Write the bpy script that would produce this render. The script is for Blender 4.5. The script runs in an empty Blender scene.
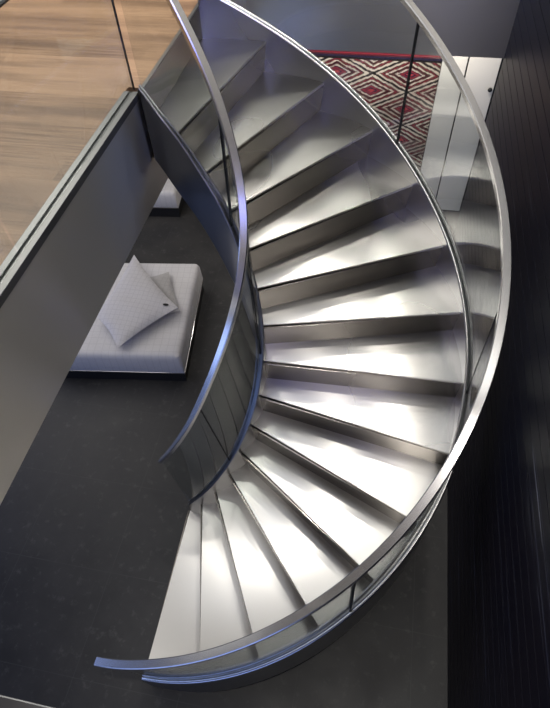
import bpy, bmesh, math, random
from mathutils import Vector, Matrix
D = bpy.data
S = bpy.context.scene
C = S.collection
rad = math.radians

# ------------------------------------------------------------------ camera
cam_d = D.cameras.new('camera')
cam_d.sensor_fit = 'HORIZONTAL'
cam_d.sensor_width = 36.0
cam_d.lens = 544.86 / 550 * 36.0
cam_d.clip_start = 0.02
cam = D.objects.new('camera', cam_d)
cam.location = (0.920, -1.784, 3.840)
cam.rotation_euler = (0.6558, 0.0381, 0.1885)
C.objects.link(cam)
S.camera = cam

# ------------------------------------------------------------------ view + world + big lights
S.cycles.sample_clamp_indirect = 2.5
S.cycles.blur_glossy = 1.5
S.view_settings.view_transform = 'Standard'
S.view_settings.look = 'None'
S.view_settings.exposure = 0.42
S.view_settings.gamma = 1.0
S.view_settings.use_curve_mapping = False

W = D.worlds.new('world')
W.use_nodes = True
W.node_tree.nodes['Background'].inputs[0].default_value = (0.55, 0.65, 0.9, 1)
W.node_tree.nodes['Background'].inputs[1].default_value = 0.4
S.world = W


def area(name, loc, rot, sx, sy, power, col):
    l = D.lights.new(name, 'AREA')
    l.shape = 'RECTANGLE'
    l.size = sx
    l.size_y = sy
    l.energy = power
    l.color = col
    o = D.objects.new(name, l)
    o.location = loc
    o.rotation_euler = rot
    C.objects.link(o)
    return o


area('overhead_fill', (-0.3, 1.70, 5.38), (0, 0, 0), 3.2, 3.5, 24, (1.0, 0.975, 0.93))  # added area lamp in a guessed ceiling opening, brightens the treads
area('south_window_daylight', (0.9, -3.92, 4.75), (rad(90), 0, 0), 1.9, 0.9, 15, (0.10, 0.16, 1.0))
area('south_ground_window_daylight', (-0.9, -3.92, 1.1), (rad(90), 0, 0), 4.0, 1.6, 14, (0.28, 0.42, 1.0))
area('west_ground_window_daylight', (-4.42, -0.4, 1.15), (0, rad(-90), 0), 1.6, 4.4, 24, (0.28, 0.42, 1.0))
area('upper_floor_fill', (-2.3, 2.2, 5.3), (0, 0, 0), 2.6, 3.0, 95, (1.0, 0.95, 0.87))  # added fill for the oak floor, no fitting known
area('north_tread_fill', (-0.1, 4.9, 5.3), (0, 0, 0), 1.8, 1.0, 12, (1.0, 0.96, 0.9))  # added out of view to brighten the upper treads
area('south_riser_fill', (1.0, -3.4, 5.3), (0, 0, 0), 1.3, 1.0, 16, (1.0, 0.94, 0.86))  # added behind the camera to brighten the middle risers
area('ground_floor_fill', (-2.2, 1.6, 2.08), (0, 0, 0), 2.2, 3.0, 26, (1.0, 0.95, 0.9))  # unseen fill added for the ground floor under the slab
area('low_tread_fill', (-0.85, -0.75, 2.085), (0, 0, 0), 1.1, 1.7, 4, (1.0, 0.97, 0.93))  # added under the slab so the lowest treads reflect something bright
area('alcove_fill', (0.9, 2.9, 2.05), (0, 0, 0), 1.6, 0.25, 22, (1.0, 0.93, 0.84))  # added fill for the kilim and cupboard, no fitting seen


def spot(loc, power, ang=100):
    l = D.lights.new('added_ceiling_spot', 'SPOT')
    l.energy = power
    l.spot_size = rad(ang)
    l.spot_blend = 0.6
    l.shadow_soft_size = 0.06
    l.color = (1.0, 0.955, 0.88)
    o = D.objects.new('added_ceiling_spot', l)
    o.location = loc
    C.objects.link(o)


for x_, y_ in ((1.45, 3.3), (0.85, 2.7), (0.25, 3.1), (1.45, 1.6), (0.6, 0.9), (-0.5, 1.5)):
    spot((x_, y_, 5.36), 40)  # unseen spots added to draw highlight streaks on the treads
spot((1.2, -1.7, 5.36), 150, 40)  # extra spot added to lift the tiles at lower right
area('right_wall_fill', (1.45, -0.1, 5.3), (0, rad(14), 0), 0.15, 2.2, 12, (1.0, 0.97, 0.92))  # added strip that whitens the right handrail through the upper wall


# ------------------------------------------------------------------ node helpers
class NT:
    def __init__(s, name):
        s.m = D.materials.new(name)
        s.m.use_nodes = True
        s.t = s.m.node_tree
        s.b = s.t.nodes['Principled BSDF']

    def n(s, typ, **kw):
        x = s.t.nodes.new(typ)
        for k, v in kw.items():
            setattr(x, k, v)
        return x

    def set(s, sock, v):
        if hasattr(v, 'is_output'):
            s.t.links.new(v, sock)
        elif isinstance(v, (tuple, list)) and len(v) == 3 and sock.type == 'RGBA':
            sock.default_value = (*v, 1)
        else:
            sock.default_value = v

    def math(s, op, a, b=None, c=None):
        x = s.n('ShaderNodeMath', operation=op)
        for i, v in enumerate((a, b, c)):
            if v is not None:
                s.set(x.inputs[i], v)
        return x.outputs[0]

    def coord(s, scale=(1, 1, 1), loc=(0, 0, 0), rot=(0, 0, 0)):
        tc = s.n('ShaderNodeTexCoord')
        mp = s.n('ShaderNodeMapping')
        s.t.links.new(tc.outputs['Object'], mp.inputs[0])
        mp.inputs['Scale'].default_value = scale
        mp.inputs['Location'].default_value = loc
        mp.inputs['Rotation'].default_value = rot
        return mp.outputs[0]

    def noise(s, vec, scale=5, detail=3, rough=0.5):
        x = s.n('ShaderNodeTexNoise')
        s.t.links.new(vec, x.inputs['Vector'])
        x.inputs['Scale'].default_value = scale
        x.inputs['Detail'].default_value = detail
        x.inputs['Roughness'].default_value = rough
        return x.outputs[0]

    def ramp(s, fac, stops, const=False):
        x = s.n('ShaderNodeValToRGB')
        cr = x.color_ramp
        if const:
            cr.interpolation = 'CONSTANT'
        while len(cr.elements) < len(stops):
            cr.elements.new(0.5)
        for e, (p, col) in zip(cr.elements, stops):
            e.position = p
            e.color = (*col, 1)
        s.t.links.new(fac, x.inputs[0])
        return x.outputs[0]

    def mix(s, fac, a, b, mode='MIX'):
        x = s.n('ShaderNodeMix', data_type='RGBA', blend_type=mode)
        s.set(x.inputs[0], fac)
        s.set(x.inputs[6], a)
        s.set(x.inputs[7], b)
        return x.outputs[2]

    def maprange(s, v, a, b, c, d):
        x = s.n('ShaderNodeMapRange')
        for i, q in enumerate((v, a, b, c, d)):
            s.set(x.inputs[i], q)
        return x.outputs[0]

    def bump(s, hgt, strength=0.2, dist=0.01):
        x = s.n('ShaderNodeBump')
        x.inputs['Strength'].default_value = strength
        x.inputs['Distance'].default_value = dist
        s.t.links.new(hgt, x.inputs['Height'])
        s.t.links.new(x.outputs[0], s.b.inputs['Normal'])

    def p(s, **kw):
        names = dict(col='Base Color', rough='Roughness', metal='Metallic', spec='Specular IOR Level',
                     aniso='Anisotropic', arot='Anisotropic Rotation', coat='Coat Weight', crough='Coat Roughness', sheen='Sheen Weight')
        for k, v in kw.items():
            s.set(s.b.inputs[names[k]], v)
        return s


def simple(name, col, rough=0.5, metal=0.0, **kw):
    return NT(name).p(col=col, rough=rough, metal=metal, **kw).m


# ------------------------------------------------------------------ materials
def steel(name, base, r0, r1, stretch=(2, 60, 2), blot=2.0, bump=0.0, aniso=0.0, tangent=None):
    t = NT(name)
    if aniso:      # highlights spread across the brushing
        t.p(aniso=aniso)
        if tangent == 'around':
            sp = t.n('ShaderNodeSeparateXYZ')
            t.t.links.new(t.n('ShaderNodeNewGeometry').outputs['Position'], sp.inputs[0])
            cx = t.n('ShaderNodeCombineXYZ')
            t.set(cx.inputs[0], t.math('MULTIPLY', sp.outputs[1], -1.0))
            t.set(cx.inputs[1], sp.outputs[0])
            nm = t.n('ShaderNodeVectorMath', operation='NORMALIZE')
            t.t.links.new(cx.outputs[0], nm.inputs[0])
            t.t.links.new(nm.outputs[0], t.b.inputs['Tangent'])
        else:
            cx = t.n('ShaderNodeCombineXYZ')
            cx.inputs[2].default_value = 1.0
            t.t.links.new(cx.outputs[0], t.b.inputs['Tangent'])
    bl = t.noise(t.coord((1, 1, 1)), blot, 0, 0.5)
    t.p(metal=1.0, col=base, rough=t.maprange(bl, 0.3, 0.7, r0, r1))
    return t.m


M_tread = steel('brushed_steel_tread', (0.70, 0.685, 0.655), 0.27, 0.31, (12, 1.5, 1), 1.2, aniso=0.9, tangent='around')
M_riser = steel('brushed_steel_riser_shaded', (0.27, 0.25, 0.23), 0.19, 0.21, (3, 3, 20), 1.5)  # same steel as the treads, dark reflections put into its base colour
M_string = steel('brushed_steel_stringer', (0.36, 0.36, 0.365), 0.27, 0.30, (1, 1, 6), 1.5)
M_rail = simple('satin_steel_handrail', (0.88, 0.87, 0.86), 0.26, 1.0)
M_fascia = steel('brushed_steel_fascia', (0.74, 0.71, 0.67), 0.36, 0.38, (1, 1, 8), 1.2, aniso=0.8, tangent='up')
M_trim = simple('bright_steel_trim', (0.22, 0.22, 0.22), 0.4, 1.0)
M_chrome = simple('polished_chrome', (0.8, 0.8, 0.82), 0.12, 1.0)
M_gasket = simple('black_rubber_gasket', (0.008, 0.009, 0.01), 0.6)
M_white = simple('white_lacquer', (0.74, 0.72, 0.67), 0.35)
M_plaster = simple('white_plaster', (0.70, 0.69, 0.66), 0.9)
M_grey = simple('grey_plaster', (0.16, 0.155, 0.15), 0.9)
M_mid = simple('light_grey_plaster', (0.42, 0.415, 0.40), 0.9)
M_dark = simple('dark_plaster', (0.05, 0.048, 0.046), 0.85)
M_plinth = simple('black_plinth', (0.01, 0.01, 0.011), 0.6)

# clear glass as thin panes: straight-through light plus a Fresnel reflection
def glass(name, ior):
    t = NT(name)
    t.t.nodes.remove(t.b)
    out = t.t.nodes['Material Output']
    tr = t.n('ShaderNodeBsdfTransparent')
    tr.inputs[0].default_value = (0.955, 0.975, 0.968, 1)
    gl = t.n('ShaderNodeBsdfGlossy')
    gl.inputs['Roughness'].default_value = 0.0
    fr = t.n('ShaderNodeFresnel')
    geo = t.n('ShaderNodeNewGeometry')
    # same reflectance on both faces of the pane
    t.t.links.new(t.math('SUBTRACT', ior, t.math('MULTIPLY', geo.outputs['Backfacing'], ior - 1 / ior)), fr.inputs[0])
    mx = t.n('ShaderNodeMixShader')
    t.t.links.new(fr.outputs[0], mx.inputs[0])
    t.t.links.new(tr.outputs[0], mx.inputs[1])
    t.t.links.new(gl.outputs[0], mx.inputs[2])
    t.t.links.new(mx.outputs[0], out.inputs[0])
    return t.m


M_glass = glass('clear_guard_glass', 1.45)
M_sglass = glass('clear_stair_glass', 1.85)

# slate floor tiles
t = NT('dark_slate_tiles')
v = t.coord((1, 1, 1), (0.54, 0.95, 0))
br = t.n('ShaderNodeTexBrick')
br.offset = 0.0
t.t.links.new(v, br.inputs['Vector'])
br.inputs['Scale'].default_value = 1.0
br.inputs['Brick Width'].default_value = 0.68
br.inputs['Row Height'].default_value = 0.635
br.inputs['Mortar Size'].default_value = 0.0022
br.inputs['Mortar Smooth'].default_value = 0.3
br.inputs['Color1'].default_value = (0.024, 0.024, 0.025, 1)
br.inputs['Color2'].default_value = (0.027, 0.027, 0.028, 1)
br.inputs['Mortar'].default_value = (0.05, 0.05, 0.05, 1)
n1 = t.noise(t.coord(), 3.0, 6, 0.65)
n2 = t.noise(t.coord((1, 1, 1), (4, 2, 0)), 14, 5, 0.7)
c1 = t.mix(t.maprange(n1, 0.38, 0.72, 0, 1), br.outputs[0], (0.045, 0.043, 0.042))
c2 = t.mix(t.maprange(n2, 0.56, 0.78, 0, 0.55), c1, (0.13, 0.127, 0.12))
t.p(col=c2, rough=t.maprange(n1, 0.3, 0.7, 0.42, 0.60), spec=0.45)
t.bump(n2, 0.12, 0.004)
M_tile = t.m

# oak floor, boards run across (x)
t = NT('oak_boards')
br = t.n('ShaderNodeTexBrick')
br.offset = 0.37
t.t.links.new(t.coord((1, 1, 1), (0.3, 0.06, 0)), br.inputs['Vector'])
br.inputs['Scale'].default_value = 1.0
br.inputs['Brick Width'].default_value = 1.9
br.inputs['Row Height'].default_value = 0.125
br.inputs['Mortar Size'].default_value = 0.0011
br.inputs['Mortar Smooth'].default_value = 0.2
br.inputs['Color1'].default_value = (0.155, 0.080, 0.040, 1)
br.inputs['Color2'].default_value = (0.36, 0.215, 0.125, 1)
br.inputs['Mortar'].default_value = (0.12, 0.065, 0.035, 1)
g = t.noise(t.coord((0.9, 30, 1)), 3.0, 7, 0.72)
g2 = t.noise(t.coord((0.5, 4, 1), (3, 1, 0)), 2.0, 3, 0.5)
c1 = t.mix(t.maprange(g, 0.38, 0.66, 0.0, 0.8), br.outputs[0], (0.45, 0.285, 0.17))
c2 = t.mix(t.maprange(g2, 0.45, 0.7, 0, 0.7), c1, (0.11, 0.060, 0.036))
t.p(col=c2, rough=0.42)
t.bump(g, 0.06, 0.003)
M_oak = t.m

# black boarded wall: grooves run along y, one every 9 cm
t = NT('black_boards')
tc = t.n('ShaderNodeTexCoord')
sp = t.n('ShaderNodeSeparateXYZ')
t.t.links.new(tc.outputs['Object'], sp.inputs[0])
n1 = t.noise(t.coord((3, 0.55, 190)), 1.0, 2, 0.4)
n2 = t.noise(t.coord((1, 1, 1)), 0.9, 2, 0.5)
scr = t.math('MULTIPLY', t.math('GREATER_THAN', n1, 0.71), t.maprange(n2, 0.42, 0.5, 0, 1))
base = t.mix(t.maprange(n2, 0.35, 0.65, 0, 1), (0.0045, 0.0048, 0.012), (0.008, 0.006, 0.010))
t.p(col=t.mix(t.math('MULTIPLY', scr, 0.7), base, (0.20, 0.21, 0.28)), rough=0.42, spec=0.16)
M_black = t.m

# daybed linen
def linen(name, base, line, sc):
    t = NT(name)
    tc = t.n('ShaderNodeTexCoord')
    sp = t.n('ShaderNodeSeparateXYZ')
    t.t.links.new(tc.outputs['Object'], sp.inputs[0])
    w = t.noise(t.coord(), 3.5, 2, 0.5)
    def ln(o, s_):
        a = t.math('ADD', t.math('DIVIDE', o, s_), t.math('MULTIPLY', w, 0.35))
        return t.math('LESS_THAN', t.math('FRACT', a), 0.09)
    g = t.math('MAXIMUM', ln(sp.outputs[0], sc), ln(sp.outputs[1], sc * 1.1))
    n = t.noise(t.coord(), 60, 3, 0.6)
    col = t.mix(t.math('MULTIPLY', g, 0.5), base, line)
    col = t.mix(t.maprange(n, 0.3, 0.7, 0, 0.25), col, line)
    t.p(col=col, rough=0.9, sheen=0.15)
    t.bump(n, 0.25, 0.002)
    return t.m


M_linen = linen('pale_grey_linen', (0.66, 0.65, 0.66), (0.50, 0.49, 0.50), 0.06)
M_check = linen('pale_grey_checked_linen', (0.60, 0.59, 0.61), (0.40, 0.39, 0.42), 0.042)
M_check2 = linen('grey_brown_checked_linen', (0.46, 0.45, 0.45), (0.32, 0.31, 0.31), 0.042)

# kilim: lattice of concentric stepped diamonds
t = NT('kilim_weave')
tc = t.n('ShaderNodeTexCoord')
sp = t.n('ShaderNodeSeparateXYZ')
t.t.links.new(tc.outputs['Object'], sp.inputs[0])
wob = t.math('MULTIPLY', t.math('SUBTRACT', t.noise(t.coord((1, 1, 1)), 9, 2, 0.5), 0.5), 0.035)
sx = t.math('ADD', t.math('SNAP', sp.outputs[0], 0.014), wob)
sz = t.math('ADD', t.math('SNAP', sp.outputs[2], 0.0085), t.math('MULTIPLY', wob, 0.5))
ax = t.math('DIVIDE', sx, 0.335)
az = t.math('DIVIDE', sz, 0.160)
pp = t.math('ABSOLUTE', t.math('WRAP', t.math('ADD', ax, az), -1.0, 1.0))
qq = t.math('ABSOLUTE', t.math('WRAP', t.math('SUBTRACT', ax, az), -1.0, 1.0))
dd = t.math('MAXIMUM', pp, qq)
red, mar, nav, blk, cre = (0.27, 0.022, 0.04), (0.095, 0.012, 0.022), (0.018, 0.014, 0.045), (0.010, 0.008, 0.010), (0.72, 0.63, 0.53)
core = t.ramp(dd, [(0, (0.50, 0.06, 0.07)), (0.11, nav), (0.17, red), (0.28, nav), (0.33, cre), (0.41, blk), (0.45, mar), (0.53, blk), (0.57, cre), (0.65, blk), (0.69, (0.22, 0.018, 0.035)), (0.77, blk), (0.82, cre), (0.93, blk)], True)
nz = t.noise(t.coord((1, 1, 1), (7, 0, 3)), 2.2, 2, 0.5)
core = t.mix(t.maprange(nz, 0.45, 0.62, 0, 0.30), core, (0.06, 0.028, 0.022))
edge = t.ramp(t.maprange(sp.outputs[2], 0.44, 0.53, 0.0, 1.0), [(0, blk), (0.18, nav), (0.38, mar), (0.52, red), (0.66, mar), (0.82, (0.48, 0.20, 0.19)), (0.9, mar)], True)
col = t.mix(t.math('GREATER_THAN', sp.outputs[2], 0.44), core, edge)
fine = t.noise(t.coord((40, 40, 160)), 3, 2, 0.5)
col = t.mix(t.maprange(fine, 0.3, 0.7, 0, 0.25), col, (0.03, 0.02, 0.02))
t.p(col=col, rough=0.95, spec=0.1)
t.bump(fine, 0.3, 0.003)
M_kilim = t.m

t = NT('grey_woven_rug')
t.p(col=t.mix(t.noise(t.coord(), 80, 3, 0.6), (0.42, 0.42, 0.44), (0.30, 0.30, 0.32)), rough=0.95)
M_rug = t.m


# ------------------------------------------------------------------ mesh helpers
def link(name, bm, mat, parent=None, smooth=False, loc=None, rot=None):
    bmesh.ops.recalc_face_normals(bm, faces=bm.faces)
    me = D.meshes.new(name)
    bm.to_mesh(me)
    bm.free()
    me.materials.append(mat)
    if smooth:
        for p_ in me.polygons:
            p_.use_smooth = True
        try:
            me.set_sharp_from_angle(angle=rad(35))
        except Exception:
            pass
    o = D.objects.new(name, me)
    C.objects.link(o)
    if parent:
        o.parent = parent
    if loc:
        o.location = loc
    if rot:
        o.rotation_euler = rot
    return o


def box(bm, x0, x1, y0, y1, z0, z1, bev=0.0, seg=2):
    b2 = bmesh.new()
    vs = [b2.verts.new((x, y, z)) for z in (z0, z1) for y in (y0, y1) for x in (x0, x1)]
    for f in ((0, 1, 3, 2), (4, 6, 7, 5), (0, 4, 5, 1), (2, 3, 7, 6), (0, 2, 6, 4), (1, 5, 7, 3)):
        b2.faces.new([vs[i] for i in f])
    bmesh.ops.recalc_face_normals(b2, faces=b2.faces)
    if bev:
        bmesh.ops.bevel(b2, geom=list(b2.edges) + list(b2.verts), offset=bev, segments=seg, affect='EDGES', profile=0.5)
    me = D.meshes.new('t')
    b2.to_mesh(me)
    b2.free()
    bm.from_mesh(me)
    D.meshes.remove(me)
    return bm


def boxobj(name, dims, mat, parent=None, bev=0.0, seg=2, smooth=False):
    return link(name, box(bmesh.new(), *dims, bev=bev, seg=seg), mat, parent, smooth)


def sweep(sections, closed=True, caps=True):
    """sections: list of equal-length lists of points -> skin"""
    bm = bmesh.new()
    rows = [[bm.verts.new(p) for p in s_] for s_ in sections]
    n = len(rows[0])
    for a, b in zip(rows, rows[1:]):
        for i in range(n if closed else n - 1):
            j = (i + 1) % n
            try:
                bm.faces.new((a[i], a[j], b[j], b[i]))
            except ValueError:
                pass
    if caps and closed:
        bm.faces.new(rows[0][::-1])
        bm.faces.new(rows[-1])
    return bm


def prism(bm, poly, z0, z1):
    a = [bm.verts.new((x, y, z0)) for x, y in poly]
    b = [bm.verts.new((x, y, z1)) for x, y in poly]
    bm.faces.new(a[::-1])
    bm.faces.new(b)
    n = len(poly)
    for i in range(n):
        bm.faces.new((a[i], a[(i + 1) % n], b[(i + 1) % n], b[i]))
    return bm


def thing(name, label, cat, loc=(0, 0, 0), rz=0.0, group=None):
    o = D.objects.new(name, None)
    o.empty_display_size = 0.1
    C.objects.link(o)
    o.location = loc
    o.rotation_euler = (0, 0, rz)
    o['label'] = label
    o['category'] = cat
    if group:
        o['group'] = group
    return o


def tag(o, label, cat, group=None):
    o['label'] = label
    o['category'] = cat
    if group:
        o['group'] = group
    return o


def struct(o):
    o['kind'] = 'structure'
    return o


def sub(name, dims, mat, **kw):
    return struct(boxobj(name, dims, mat, **kw))


# ------------------------------------------------------------------ room shell
H = 2.625          # upper floor
LO = 2.10          # underside of the upper floor
WX = 1.715         # black wall
FX = -0.196        # edge of the floor left of the stair
NY = 2.58          # edge of the floor beyond the stair
SY = -1.775        # edge of the floor below the camera
TOP = 5.40

sub('floor', (-4.5, 2.7, -4.0, 6.0, -0.12, 0.0), M_tile)
bm = bmesh.new()
box(bm, WX + 0.012, WX + 0.14, -4.0, NY, 0.0, 3.15)
z = 0.0
while z < 3.14:
    box(bm, WX, WX + 0.014, -4.0, NY, z + 0.002, min(3.15, z + 0.088), bev=0.0015, seg=1)
    z += 0.09
struct(link('wall_right', bm, M_black))
sub('wall_right_upper', (WX, WX + 0.14, -4.0, NY, 3.15, TOP), M_mid)
sub('wall_far_right', (2.6, 2.7, NY, 6.0, 0.0, TOP), M_dark)
sub('wall_alcove', (-0.45, 2.6, 3.37, 3.50, 0.0, LO), M_grey)
sub('wall_back', (-4.5, 2.7, 6.0, 6.1, 0.0, TOP), M_grey)
sub('wall_front', (-4.5, WX, -4.1, -4.0, 0.0, TOP), M_plaster)
bm = bmesh.new()
for d_ in ((-4.6, -4.5, -4.0, 6.0, 0.0, 0.3), (-4.6, -4.5, -4.0, 6.0, 2.0, TOP), (-4.6, -4.5, -4.0, -2.7, 0.3, 2.0), (-4.6, -4.5, 1.9, 6.0, 0.3, 2.0)):
    box(bm, *d_)
struct(link('wall_left', bm, M_dark))
bm = bmesh.new()
for y in (-2.7, -1.17, 0.35, 1.84):
    box(bm, -4.58, -4.52, y, y + 0.06, 0.3, 2.0)
for z in (0.3, 1.94):
    box(bm, -4.58, -4.52, -2.7, 1.9, z, z + 0.06)
struct(link('window_1', bm, M_plinth))
bm = bmesh.new()
sk = (-1.92, 1.32, -0.07, 3.47)
for d_ in ((-4.5, sk[0], -4.0, 6.0, TOP, TOP + 0.15), (sk[1], 2.7, -4.0, 6.0, TOP, TOP + 0.15), (sk[0], sk[1], -4.0, sk[2], TOP, TOP + 0.15), (sk[0], sk[1], sk[3], 6.0, TOP, TOP + 0.15)):
    box(bm, *d_)
struct(link('ceiling', bm, M_grey))

# upper floor slab: core with plaster underside, oak boards on top, steel fascias
bm = bmesh.new()
box(bm, -4.5, FX - 0.012, SY - 0.001, 6.0, LO + 0.002, H - 0.02)
box(bm, FX - 0.012, 2.6, NY + 0.012, NY + 0.25, 1.942, H - 0.02)
box(bm, FX - 0.012, 2.6, NY + 0.25, 6.0, LO + 0.002, H - 0.02)
box(bm, -4.5, WX, -4.0, SY - 0.014, LO + 0.002, H - 0.02)
struct(link('floor_slab_core', bm, M_grey))
bm = bmesh.new()
box(bm, -4.5, -0.262, SY, 6.0, H - 0.02, H)
box(bm, -0.262, FX - 0.006, 0.545, 6.0, H - 0.02, H)
box(bm, FX - 0.006, 2.6, NY + 0.05, 6.0, H - 0.02, H)
struct(link('floor_upper_boards', bm, M_oak))
bm = bmesh.new()
box(bm, -4.5, WX, -4.0, SY - 0.06, H - 0.02, H)
struct(link('floor_near_boards', bm, M_oak))
sub('trim_left', (FX - 0.012, FX, SY, 1.50, LO, H - 0.002), M_fascia)
sub('trim_left_far', (FX - 0.012, FX, 1.50, NY + 0.012, LO, H - 0.002), M_fascia)
sub('trim_far', (FX, WX + 0.8, NY, NY + 0.012, 1.94, H - 0.002), M_fascia)
sub('trim_near', (-4.5, WX, SY - 0.014, SY, LO, H - 0.002), M_fascia)
sub('trim_far_edge', (FX - 0.006, 2.6, NY, NY + 0.05, H - 0.02, H + 0.002), M_trim)
sub('trim_near_edge', (-4.5, WX, SY - 0.06, SY + 0.001, H - 0.002, H + 0.012), M_trim, bev=0.003)
sub('trim_stair_edge', (FX - 0.006, FX + 0.012, 0.545, 1.52, H - 0.003, H + 0.003), M_trim)

# ------------------------------------------------------------------ stair data
h = 0.175
AO = [-92.35, -78.66, -65.23, -51.88, -38.5, -26.04, -12.56, 0.48, 13.76, 27.36, 41.23, 55.01, 68.8, 82.84, 97.03]
AI = [-96.88, -81.9, -67.67, -53.31, -40.16, -26.48, -12.84, 1.61, 15.75, 29.42, 44.38, 59.17, 74.6, 89.0, 104.5]
ICX, ICY = -0.038, -0.040


def interp(x, xs, ys):
    if x <= xs[0]:
        return ys[0]
    for i in range(len(xs) - 1):
        if x <= xs[i + 1]:
            f = (x - xs[i]) / (xs[i + 1] - xs[i])
            return ys[i] + f * (ys[i + 1] - ys[i])
    return ys[-1]


def smooth(x, xs, ys, w=9.0):
    return sum(interp(x + d_ * w / 2, xs, ys) for d_ in (-2, -1, 0, 1, 2)) / 5


def r_os(a):
    return smooth(a, [-95, -58, -27, 15, 40, 72, 98], [1.493, 1.493, 1.505, 1.504, 1.492, 1.505, 1.495])


def z_out(a):
    return h * (a + 106.06) / 13.434


def r_is(a):
    return smooth(a, [-100, -60, -20, 15, 45, 60, 73.3, 93.1, 101.6, 106], [0.455, 0.460, 0.466, 0.468, 0.460, 0.462, 0.473, 0.507, 0.548, 0.606], 4.0)


def z_in(a):
    return h * (a + 110.67) / 14.195


def dz_is(a):
    return smooth(a, [-100, 60, 73.3, 93.1, 101.6, 106], [0.073, 0.073, 0.030, 0.008, -0.015, -0.012], 4.0)


def r_ih(a):
    return smooth(a, [-104, -80, -55, -34, -19, -3, 10, 72, 90, 106], [0.445, 0.400, 0.366, 0.374, 0.391, 0.410, 0.42, 0.424, 0.45, 0.58], 8.0)


def r_oh(a):
    return smooth(a, [-95, -88, -75, -60, 98], [1.556, 1.540, 1.528, 1.518, 1.518], 6.0)


def po(r, a, z):
    return Vector((r * math.cos(rad(a)), r * math.sin(rad(a)), z))


def pi_(r, a, z):
    return Vector((ICX + r * math.cos(rad(a)), ICY + r * math.sin(rad(a)), z))


stair = thing('spiral_staircase', 'curved brushed steel staircase with glass sides rising from the dark tiles to the oak floor', 'staircase', (0, 0, 0))

OFF = 0.020    # how far the foot of each riser sits behind the nosing


def edge_line(k, back=0.0):
    """outer and inner end of nosing k (1..15), shifted back by back"""
    if k == 15:
        return Vector((FX + 0.010 - back * 0.25, 1.497)), Vector((FX + 0.010 - back * 0.25, 0.50))
    else:
        ao, ai = AO[k - 1], AI[k - 1]
        a = Vector(po(r_os(ao) + 0.004, ao, 0).xy)
        b = Vector(pi_(r_is(ai) - 0.006, ai, 0).xy)
    d_ = (b - a).normalized()
    nrm = Vector((d_.y, -d_.x))       # towards the next, higher step
    return a + nrm * back, b + nrm * back


def arc_o(a0, a1, n=7):
    return [po(r_os(a0 + (a1 - a0) * i / n) + 0.004, a0 + (a1 - a0) * i / n, 0).xy for i in range(1, n)]


def arc_i(a0, a1, n=7):
    return [pi_(r_is(a0 + (a1 - a0) * i / n) - 0.006, a0 + (a1 - a0) * i / n, 0).xy for i in range(1, n)]


for k in range(1, 15):
    z = k * h
    a, b = edge_line(k)
    a2, b2 = edge_line(k + 1, OFF + 0.006)
    ao1 = AO[k] if k < 14 else 97.6
    ai1 = AI[k]
    poly = [a] + arc_o(AO[k - 1], ao1) + [a2, b2] + arc_i(ai1, AI[k - 1])
    if k == 14:
        poly = [a] + arc_o(AO[13], 97.3) + [a2, b2] + arc_i(AI[14], AI[13])
    bm = prism(bmesh.new(), [tuple(q) for q in poly], z - 0.014, z)
    bmesh.ops.recalc_face_normals(bm, faces=bm.faces)
    bmesh.ops.bevel(bm, geom=[e for e in bm.edges if abs(e.verts[0].co.z - z) < 1e-5 and abs(e.verts[1].co.z - z) < 1e-5], offset=0.0025, segments=2, affect='EDGES')
    link('tread', bm, M_tread, stair)
for k in range(1, 16):
    z = k * h
    a, b = edge_line(k, 0.0)
    a1, b1 = edge_line(k, 0.008)
    c, d = edge_line(k, OFF)
    c1, d1 = edge_line(k, OFF + 0.008)
    zt = z - 0.0145 if k < 15 else z - 0.004
    zb = z - h + (0.0 if k > 1 else 0.0)
    secs = []
    for top_o, top_i2, bot_o, bot_i2 in ((a, a1, c, c1), (b, b1, d, d1)):
        secs.append([(*top_o, zt), (*top_i2, zt), (*bot_i2, zb), (*bot_o, zb)])
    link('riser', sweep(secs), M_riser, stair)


# stringers: twin plates with a slot that holds the glass
def stringer(name, fn, rf, zf, dzf, a0, a1, steps, side, depth=0.37):
    secs = []
    for i in range(steps + 1):
        a = a0 + (a1 - a0) * i / steps
        r = rf(a)
        zt = zf(a) + dzf(a)
        zb = max(0.0, zf(a) - depth)
        w = 0.044 * side
        prof = [(0, zb), (0, zt), (0.014 * side, zt), (0.014 * side, zt - 0.010), (0.030 * side, zt - 0.010), (0.030 * side, zt), (w, zt), (w, zb)]
        secs.append([fn(r + dr, a, z) for dr, z in prof])
    return link(name, sweep(secs), M_string, stair, smooth=True)


stringer('outer_stringer', po, r_os, z_out, lambda a: 0.065, -91.6, 97.3, 110, 1)
ai_end = 105.4
so = stringer('inner_stringer', pi_, r_is, z_in, dz_is, -93.2, ai_end, 100, -1)
so['label'] = 'inner stringer plate with a blue daylight sheen'

def cap(fn, rf, zf, dzf, a0, a1, n, off, rr=0.0062, mat=None):
    path = [fn(rf(a0 + (a1 - a0) * i / n) + off, a0 + (a1 - a0) * i / n, zf(a0 + (a1 - a0) * i / n) + dzf(a0 + (a1 - a0) * i / n)) for i in range(n + 1)]
    secs = []
    for i, p_ in enumerate(path):
        tn = (path[min(i + 1, n)] - path[max(i - 1, 0)]).normalized()
        sd = tn.cross(Vector((0, 0, 1))).normalized()
        up = sd.cross(tn).normalized()
        secs.append([p_ + sd * rr * math.cos(q) + up * rr * math.sin(q) * 0.9 for q in [math.pi * j / 7 for j in range(8)]])
    link('rim', sweep(secs), mat or M_rail, stair, smooth=True)


for off in (0.007, 0.037):
    cap(po, r_os, z_out, lambda a: 0.065, -91.6, 97.3, 110, off, 0.0090)
    cap(pi_, r_is, z_in, dz_is, -93.2, ai_end, 100, -off, 0.0066, M_string)

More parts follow.
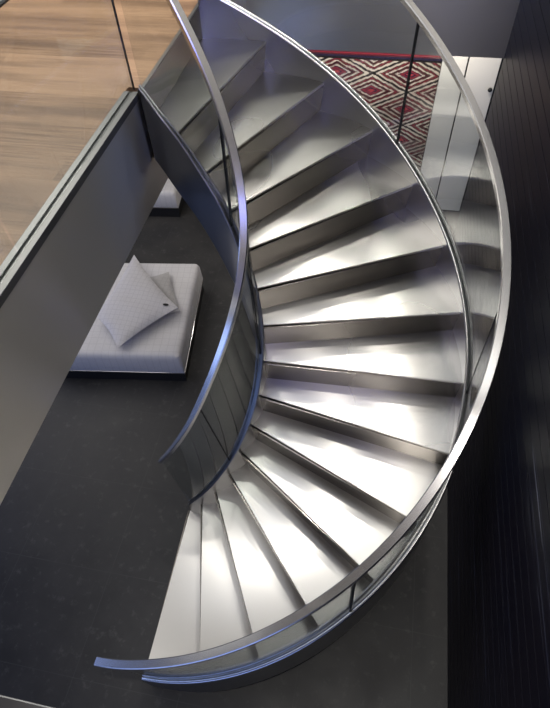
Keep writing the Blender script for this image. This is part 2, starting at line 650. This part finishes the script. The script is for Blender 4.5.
# soffit under the treads
secs = []
for i in range(61):
    f = i / 60
    a = -92 + 189 * f
    b = -94 + 198 * f
    z1, z2 = max(0.004, z_out(a) - 0.33), max(0.004, z_in(b) - 0.33)
    p1, p2 = po(1.492, a, z1), pi_(r_is(b) + 0.003, b, z2)
    secs.append([p1, p2, p2 - Vector((0, 0, 0.004)), p1 - Vector((0, 0, 0.004))])
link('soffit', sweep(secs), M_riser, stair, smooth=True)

# glass panels, joints and handrails
ZO_S, ZO_H = 0.057, 0.750
ZI_S, ZI_H = 0.062, 0.810


def panel(name, fb, ft, b0, b1, t0, t1, n, side):
    """ruled glass pane, fb(a)/ft(a) give bottom and top point"""
    secs = []
    for i in range(n + 1):
        f = i / n
        B, T = fb(b0 + (b1 - b0) * f), ft(t0 + (t1 - t0) * f)
        rb = Vector((B.x, B.y, 0)).normalized() * 0.010
        secs.append([B, T, T + rb, B + rb])
    return link(name, sweep(secs), M_sglass, stair, smooth=True)


def strip(fb, ft, b, tt, wdt=0.005):
    B, T = fb(b), ft(tt)
    ct = Vector((-math.sin(rad(b)), math.cos(rad(b)), 0)) * wdt
    rb = Vector((math.cos(rad(b)), math.sin(rad(b)), 0)) * 0.006
    B2 = B - rb * 0.3
    T2 = T - rb * 0.3
    secs = [[B2 - ct, B2 + ct, B2 + ct + rb * 2.3, B2 - ct + rb * 2.3], [T2 - ct, T2 + ct, T2 + ct + rb * 2.3, T2 - ct + rb * 2.3]]
    link('glass_joint', sweep(secs), M_gasket, stair)


ob = lambda a: po(r_os(a) + 0.017, a, z_out(a) + ZO_S)
ot = lambda a: po(r_oh(a) - 0.005, a, z_out(a) + ZO_H - 0.018)
ib = lambda a: pi_(r_is(a) - 0.027, a, z_in(a) + dz_is(a) - 0.008)
it = lambda a: pi_(r_ih(a) - 0.005, a, z_in(a) + ZI_H - 0.018)

jo = [(-91.4, -93.6), (-45.9, -47.0), (-2.2, -1.0), (48.5, 47.8), (97.0, 97.0)]
for (b0, t0), (b1, t1) in zip(jo, jo[1:]):
    panel('glass_panel', ob, ot, b0 + 0.15, b1 - 0.15, t0 + 0.15, t1 - 0.15, 28, 1)
for b, tt in jo[1:-1]:
    strip(ob, ot, b, tt, 0.0045)
ji = [(-93.0, -103.5), (-49.0, -61.0), (3.0, 10.0), (52.0, 46.5), (104.8, 104.8)]
for (b0, t0), (b1, t1) in zip(ji, ji[1:]):
    panel('glass_panel', ib, it, b0 + 0.4, b1 - 0.4, t0 + 0.4, t1 - 0.4, 28, -1)
for b, tt in ji[1:-1]:
    strip(ib, it, b, tt, 0.0028)


def rail(name, fn, rf, zf, c0, a0, a1, n, wd=0.040, ht=0.026, extra=()):
    path = [fn(rf(a0 + (a1 - a0) * i / n), a0 + (a1 - a0) * i / n, zf(a0 + (a1 - a0) * i / n) + c0) for i in range(n + 1)] + [Vector(e) for e in extra]
    secs = []
    for i, p_ in enumerate(path):
        tn = (path[min(i + 1, len(path) - 1)] - path[max(i - 1, 0)]).normalized()
        sd = tn.cross(Vector((0, 0, 1))).normalized()
        up = sd.cross(tn).normalized()
        b = 0.004
        w, q = wd / 2, ht / 2
        pr = [(-w + b, -q), (w - b, -q), (w, -q + b), (w, q - b), (w - b, q), (-w + b, q), (-w, q - b), (-w, -q + b)]
        secs.append([p_ + sd * x + up * y for x, y in pr])
    return link(name, sweep(secs), M_rail, stair, smooth=True)


rail('outer_handrail', po, r_oh, z_out, ZO_H - 0.013, -94.2, 97.0, 110)
rail('inner_handrail', pi_, r_ih, z_in, ZI_H - 0.013, -104.0, 105.0, 110, 0.038, 0.026)

# ------------------------------------------------------------------ glass guard along the oak floor edge
g = thing('glass_balustrade', 'frameless glass guard set in a steel channel along the oak floor edge', 'balustrade', (-0.226, -0.6, H))
boxes = bmesh.new()
box(boxes, -0.036, -0.010, SY + 0.6, 1.095, 0.0, 0.008, bev=0.002)
box(boxes, 0.008, 0.033, SY + 0.6, 1.095, -0.024, 0.008, bev=0.002)
box(boxes, -0.036, 0.008, SY + 0.6, 1.095, -0.018, -0.001)
link('base_channel', boxes, M_trim, g)
for y0, y1 in ((-1.15, -0.01), (0.01, 1.125)):
    boxobj('glass_panel', (-0.006, 0.004, y0, y1, 0.0, 0.80), M_glass, g)
boxobj('glass_joint', (-0.0055, 0.0045, 1.126, 1.128, 0.0, 0.80), M_gasket, g)
boxobj('handrail', (-0.022, 0.020, -1.16, 1.09, 0.80, 0.826), M_rail, g, bev=0.004)

# ------------------------------------------------------------------ daybed and cushions
def daybed(label, loc, rz, L, Wd, zt=0.36):
    t_ = thing('daybed', label, 'daybed', loc, rz)
    boxobj('plinth', (-Wd + 0.02, -0.012, 0.02, L - 0.02, 0.0, 0.127), M_plinth, t_)
    boxobj('chrome_base_rim', (-Wd, 0, 0, L, 0.128, 0.142), M_chrome, t_, bev=0.003)
    bm = bmesh.new()
    n = 14
    def cor(z, ins, r):
        pts = []
        for cx, cy, a0 in ((-r - ins, L - r - ins, 0), (-Wd + r + ins, L - r - ins, 90), (-Wd + r + ins, r + ins, 180), (-r - ins, r + ins, 270)):
            for i in range(6):
                a = rad(a0 + 90 * i / 5)
                pts.append((cx + r * math.cos(a), cy + r * math.sin(a), z))
        return pts
    secs = [cor(0.142, 0.004, 0.015), cor(0.155, 0.0, 0.02), cor(zt - 0.05, 0.006, 0.03), cor(zt - 0.018, 0.016, 0.035), cor(zt - 0.004, 0.034, 0.04), cor(zt, 0.06, 0.045)]
    link('mattress', sweep(secs), M_linen, t_, smooth=True)
    return t_


daybed('low white linen daybed on the dark tiles carrying two cushions', (-0.462, 0.665, 0), rad(7.5), 1.13, 1.18)
daybed('white linen daybed far back under the oak floor, only its corner showing', (-1.17, 2.80, 0), rad(6), 1.1, 1.1, 0.33)


def pillow(corners, zc, thick, mat, label, zs=(0, 0, 0, 0)):
    """corners in order around, world xy; bulged square cushion"""
    cx = sum(c_[0] for c_ in corners) / 4
    cy = sum(c_[1] for c_ in corners) / 4
    n = 16
    bm = bmesh.new()
    grids = []
    for sgn in (1, -1):
        g_ = []
        for i in range(n + 1):
            row = []
            for j in range(n + 1):
                u, v = i / n, j / n
                a, b, c, d = [Vector((q[0] - cx, q[1] - cy, z_)) for q, z_ in zip(corners, zs)]
                p_ = a * (1 - u) * (1 - v) + b * u * (1 - v) + c * u * v + d * (1 - u) * v
                s_, t_ = 2 * u - 1, 2 * v - 1
                pin = 1 - 0.07 * ((1 - s_ * s_) * t_ ** 4 + (1 - t_ * t_) * s_ ** 4)
                p_ = Vector((p_.x * pin, p_.y * pin, p_.z))
                bul = ((1 - s_ ** 2) * (1 - t_ ** 2)) ** 0.45
                wr = 0.004 * math.sin(9 * s_ + 4 * t_) * bul
                p_.z += sgn * (thick / 2 * bul + 0.002) + wr
                row.append(bm.verts.new(p_))
            g_.append(row)
        grids.append(g_)
        for i in range(n):
            for j in range(n):
                f = (g_[i][j], g_[i + 1][j], g_[i + 1][j + 1], g_[i][j + 1])
                bm.faces.new(f if sgn > 0 else f[::-1])
    t_, b_ = grids
    for i in range(n):
        for (p, q) in (((i, 0), (i + 1, 0)), ((i + 1, n), (i, n)), ((0, i + 1), (0, i)), ((n, i), (n, i + 1))):
            bm.faces.new((t_[q[0]][q[1]], t_[p[0]][p[1]], b_[p[0]][p[1]], b_[q[0]][q[1]]))
    o = link('cushion', bm, mat, None, smooth=True, loc=(cx, cy, zc))
    tag(o, label, 'cushion', 'linen cushions on the daybed')
    return o, cx, cy


pillow([(-1.158, 1.414), (-0.837, 1.566), (-0.60, 1.13), (-0.99, 0.90)], 0.392, 0.05, M_check2,
       'darker checked cushion lying partly underneath the paler one', (0.0, 0.01, -0.005, 0.0))
cu, cux, cuy = pillow([(-1.175, 1.64), (-1.26, 0.905), (-0.965, 0.625), (-0.60, 1.105)], 0.468, 0.088, M_check,
                      'pale checked cushion lying on top of the darker cushion', (0.03, -0.01, -0.035, -0.01))
bm = bmesh.new()
bmesh.ops.create_cone(bm, segments=20, radius1=0.016, radius2=0.016, depth=0.004, cap_ends=True)
bmesh.ops.scale(bm, vec=(1.5, 0.8, 1), verts=bm.verts)
link('label_tag', bm, M_plinth, cu, loc=(-0.70 - cux, 1.10 - cuy, 0.018), rot=(rad(-8), rad(18), rad(20)))

# ------------------------------------------------------------------ alcove: kilim and cupboard
kb = box(bmesh.new(), -1.22, 0.262, -0.006, 0.006, -0.98, 0.53, bev=0.003)
tag(link('kilim_rug', kb, M_kilim, None, loc=(1.085, 3.358, 1.10)), 'red, navy and cream kilim with nested diamonds hanging on the alcove wall', 'rug')

cb = thing('cupboard', 'tall white cupboard with two doors beside the kilim and the black wall', 'cupboard', (1.60, 3.33, 0))
boxobj('body', (-0.245, 0.30, 0.0, 0.035, 0.0, 2.05), M_plinth, cb)
boxobj('door', (-0.250, -0.042, -0.022, -0.002, 0.03, 2.04), M_white, cb, bev=0.003)
dr = boxobj('door', (-0.028, 0.235, -0.022, -0.002, 0.03, 2.04), M_white, cb, bev=0.003)
bm = bmesh.new()
bmesh.ops.create_uvsphere(bm, u_segments=16, v_segments=10, radius=0.020)
bmesh.ops.scale(bm, vec=(1, 0.8, 1), verts=bm.verts)
kn = link('knob', bm, M_gasket, dr, smooth=True, loc=(0.205, -0.042, 1.36))
bm = bmesh.new()
bmesh.ops.create_cone(bm, segments=14, radius1=0.008, radius2=0.008, depth=0.03, cap_ends=True)
kn2 = link('stem', bm, M_chrome, dr, loc=(0.205, -0.028, 1.36), rot=(rad(90), 0, 0))

# rug on the oak floor, only its edge shows in the corner of the photograph
rg = thing('floor_rug', 'pale grey rug with a dark border lying on the oak floor', 'rug', (-1.95, 1.6, H))
boxobj('pile', (-0.58, 0.575, -1.35, 1.35, 0.0, 0.012), M_rug, rg, bev=0.003)
bm = bmesh.new()
for d_ in ((-0.61, -0.58, -1.38, 1.38, 0, 0.010), (0.575, 0.605, -1.38, 1.38, 0, 0.010), (-0.58, 0.575, -1.38, -1.35, 0, 0.010), (-0.58, 0.575, 1.35, 1.38, 0, 0.010)):
    box(bm, *d_)
link('border', bm, M_plinth, rg)
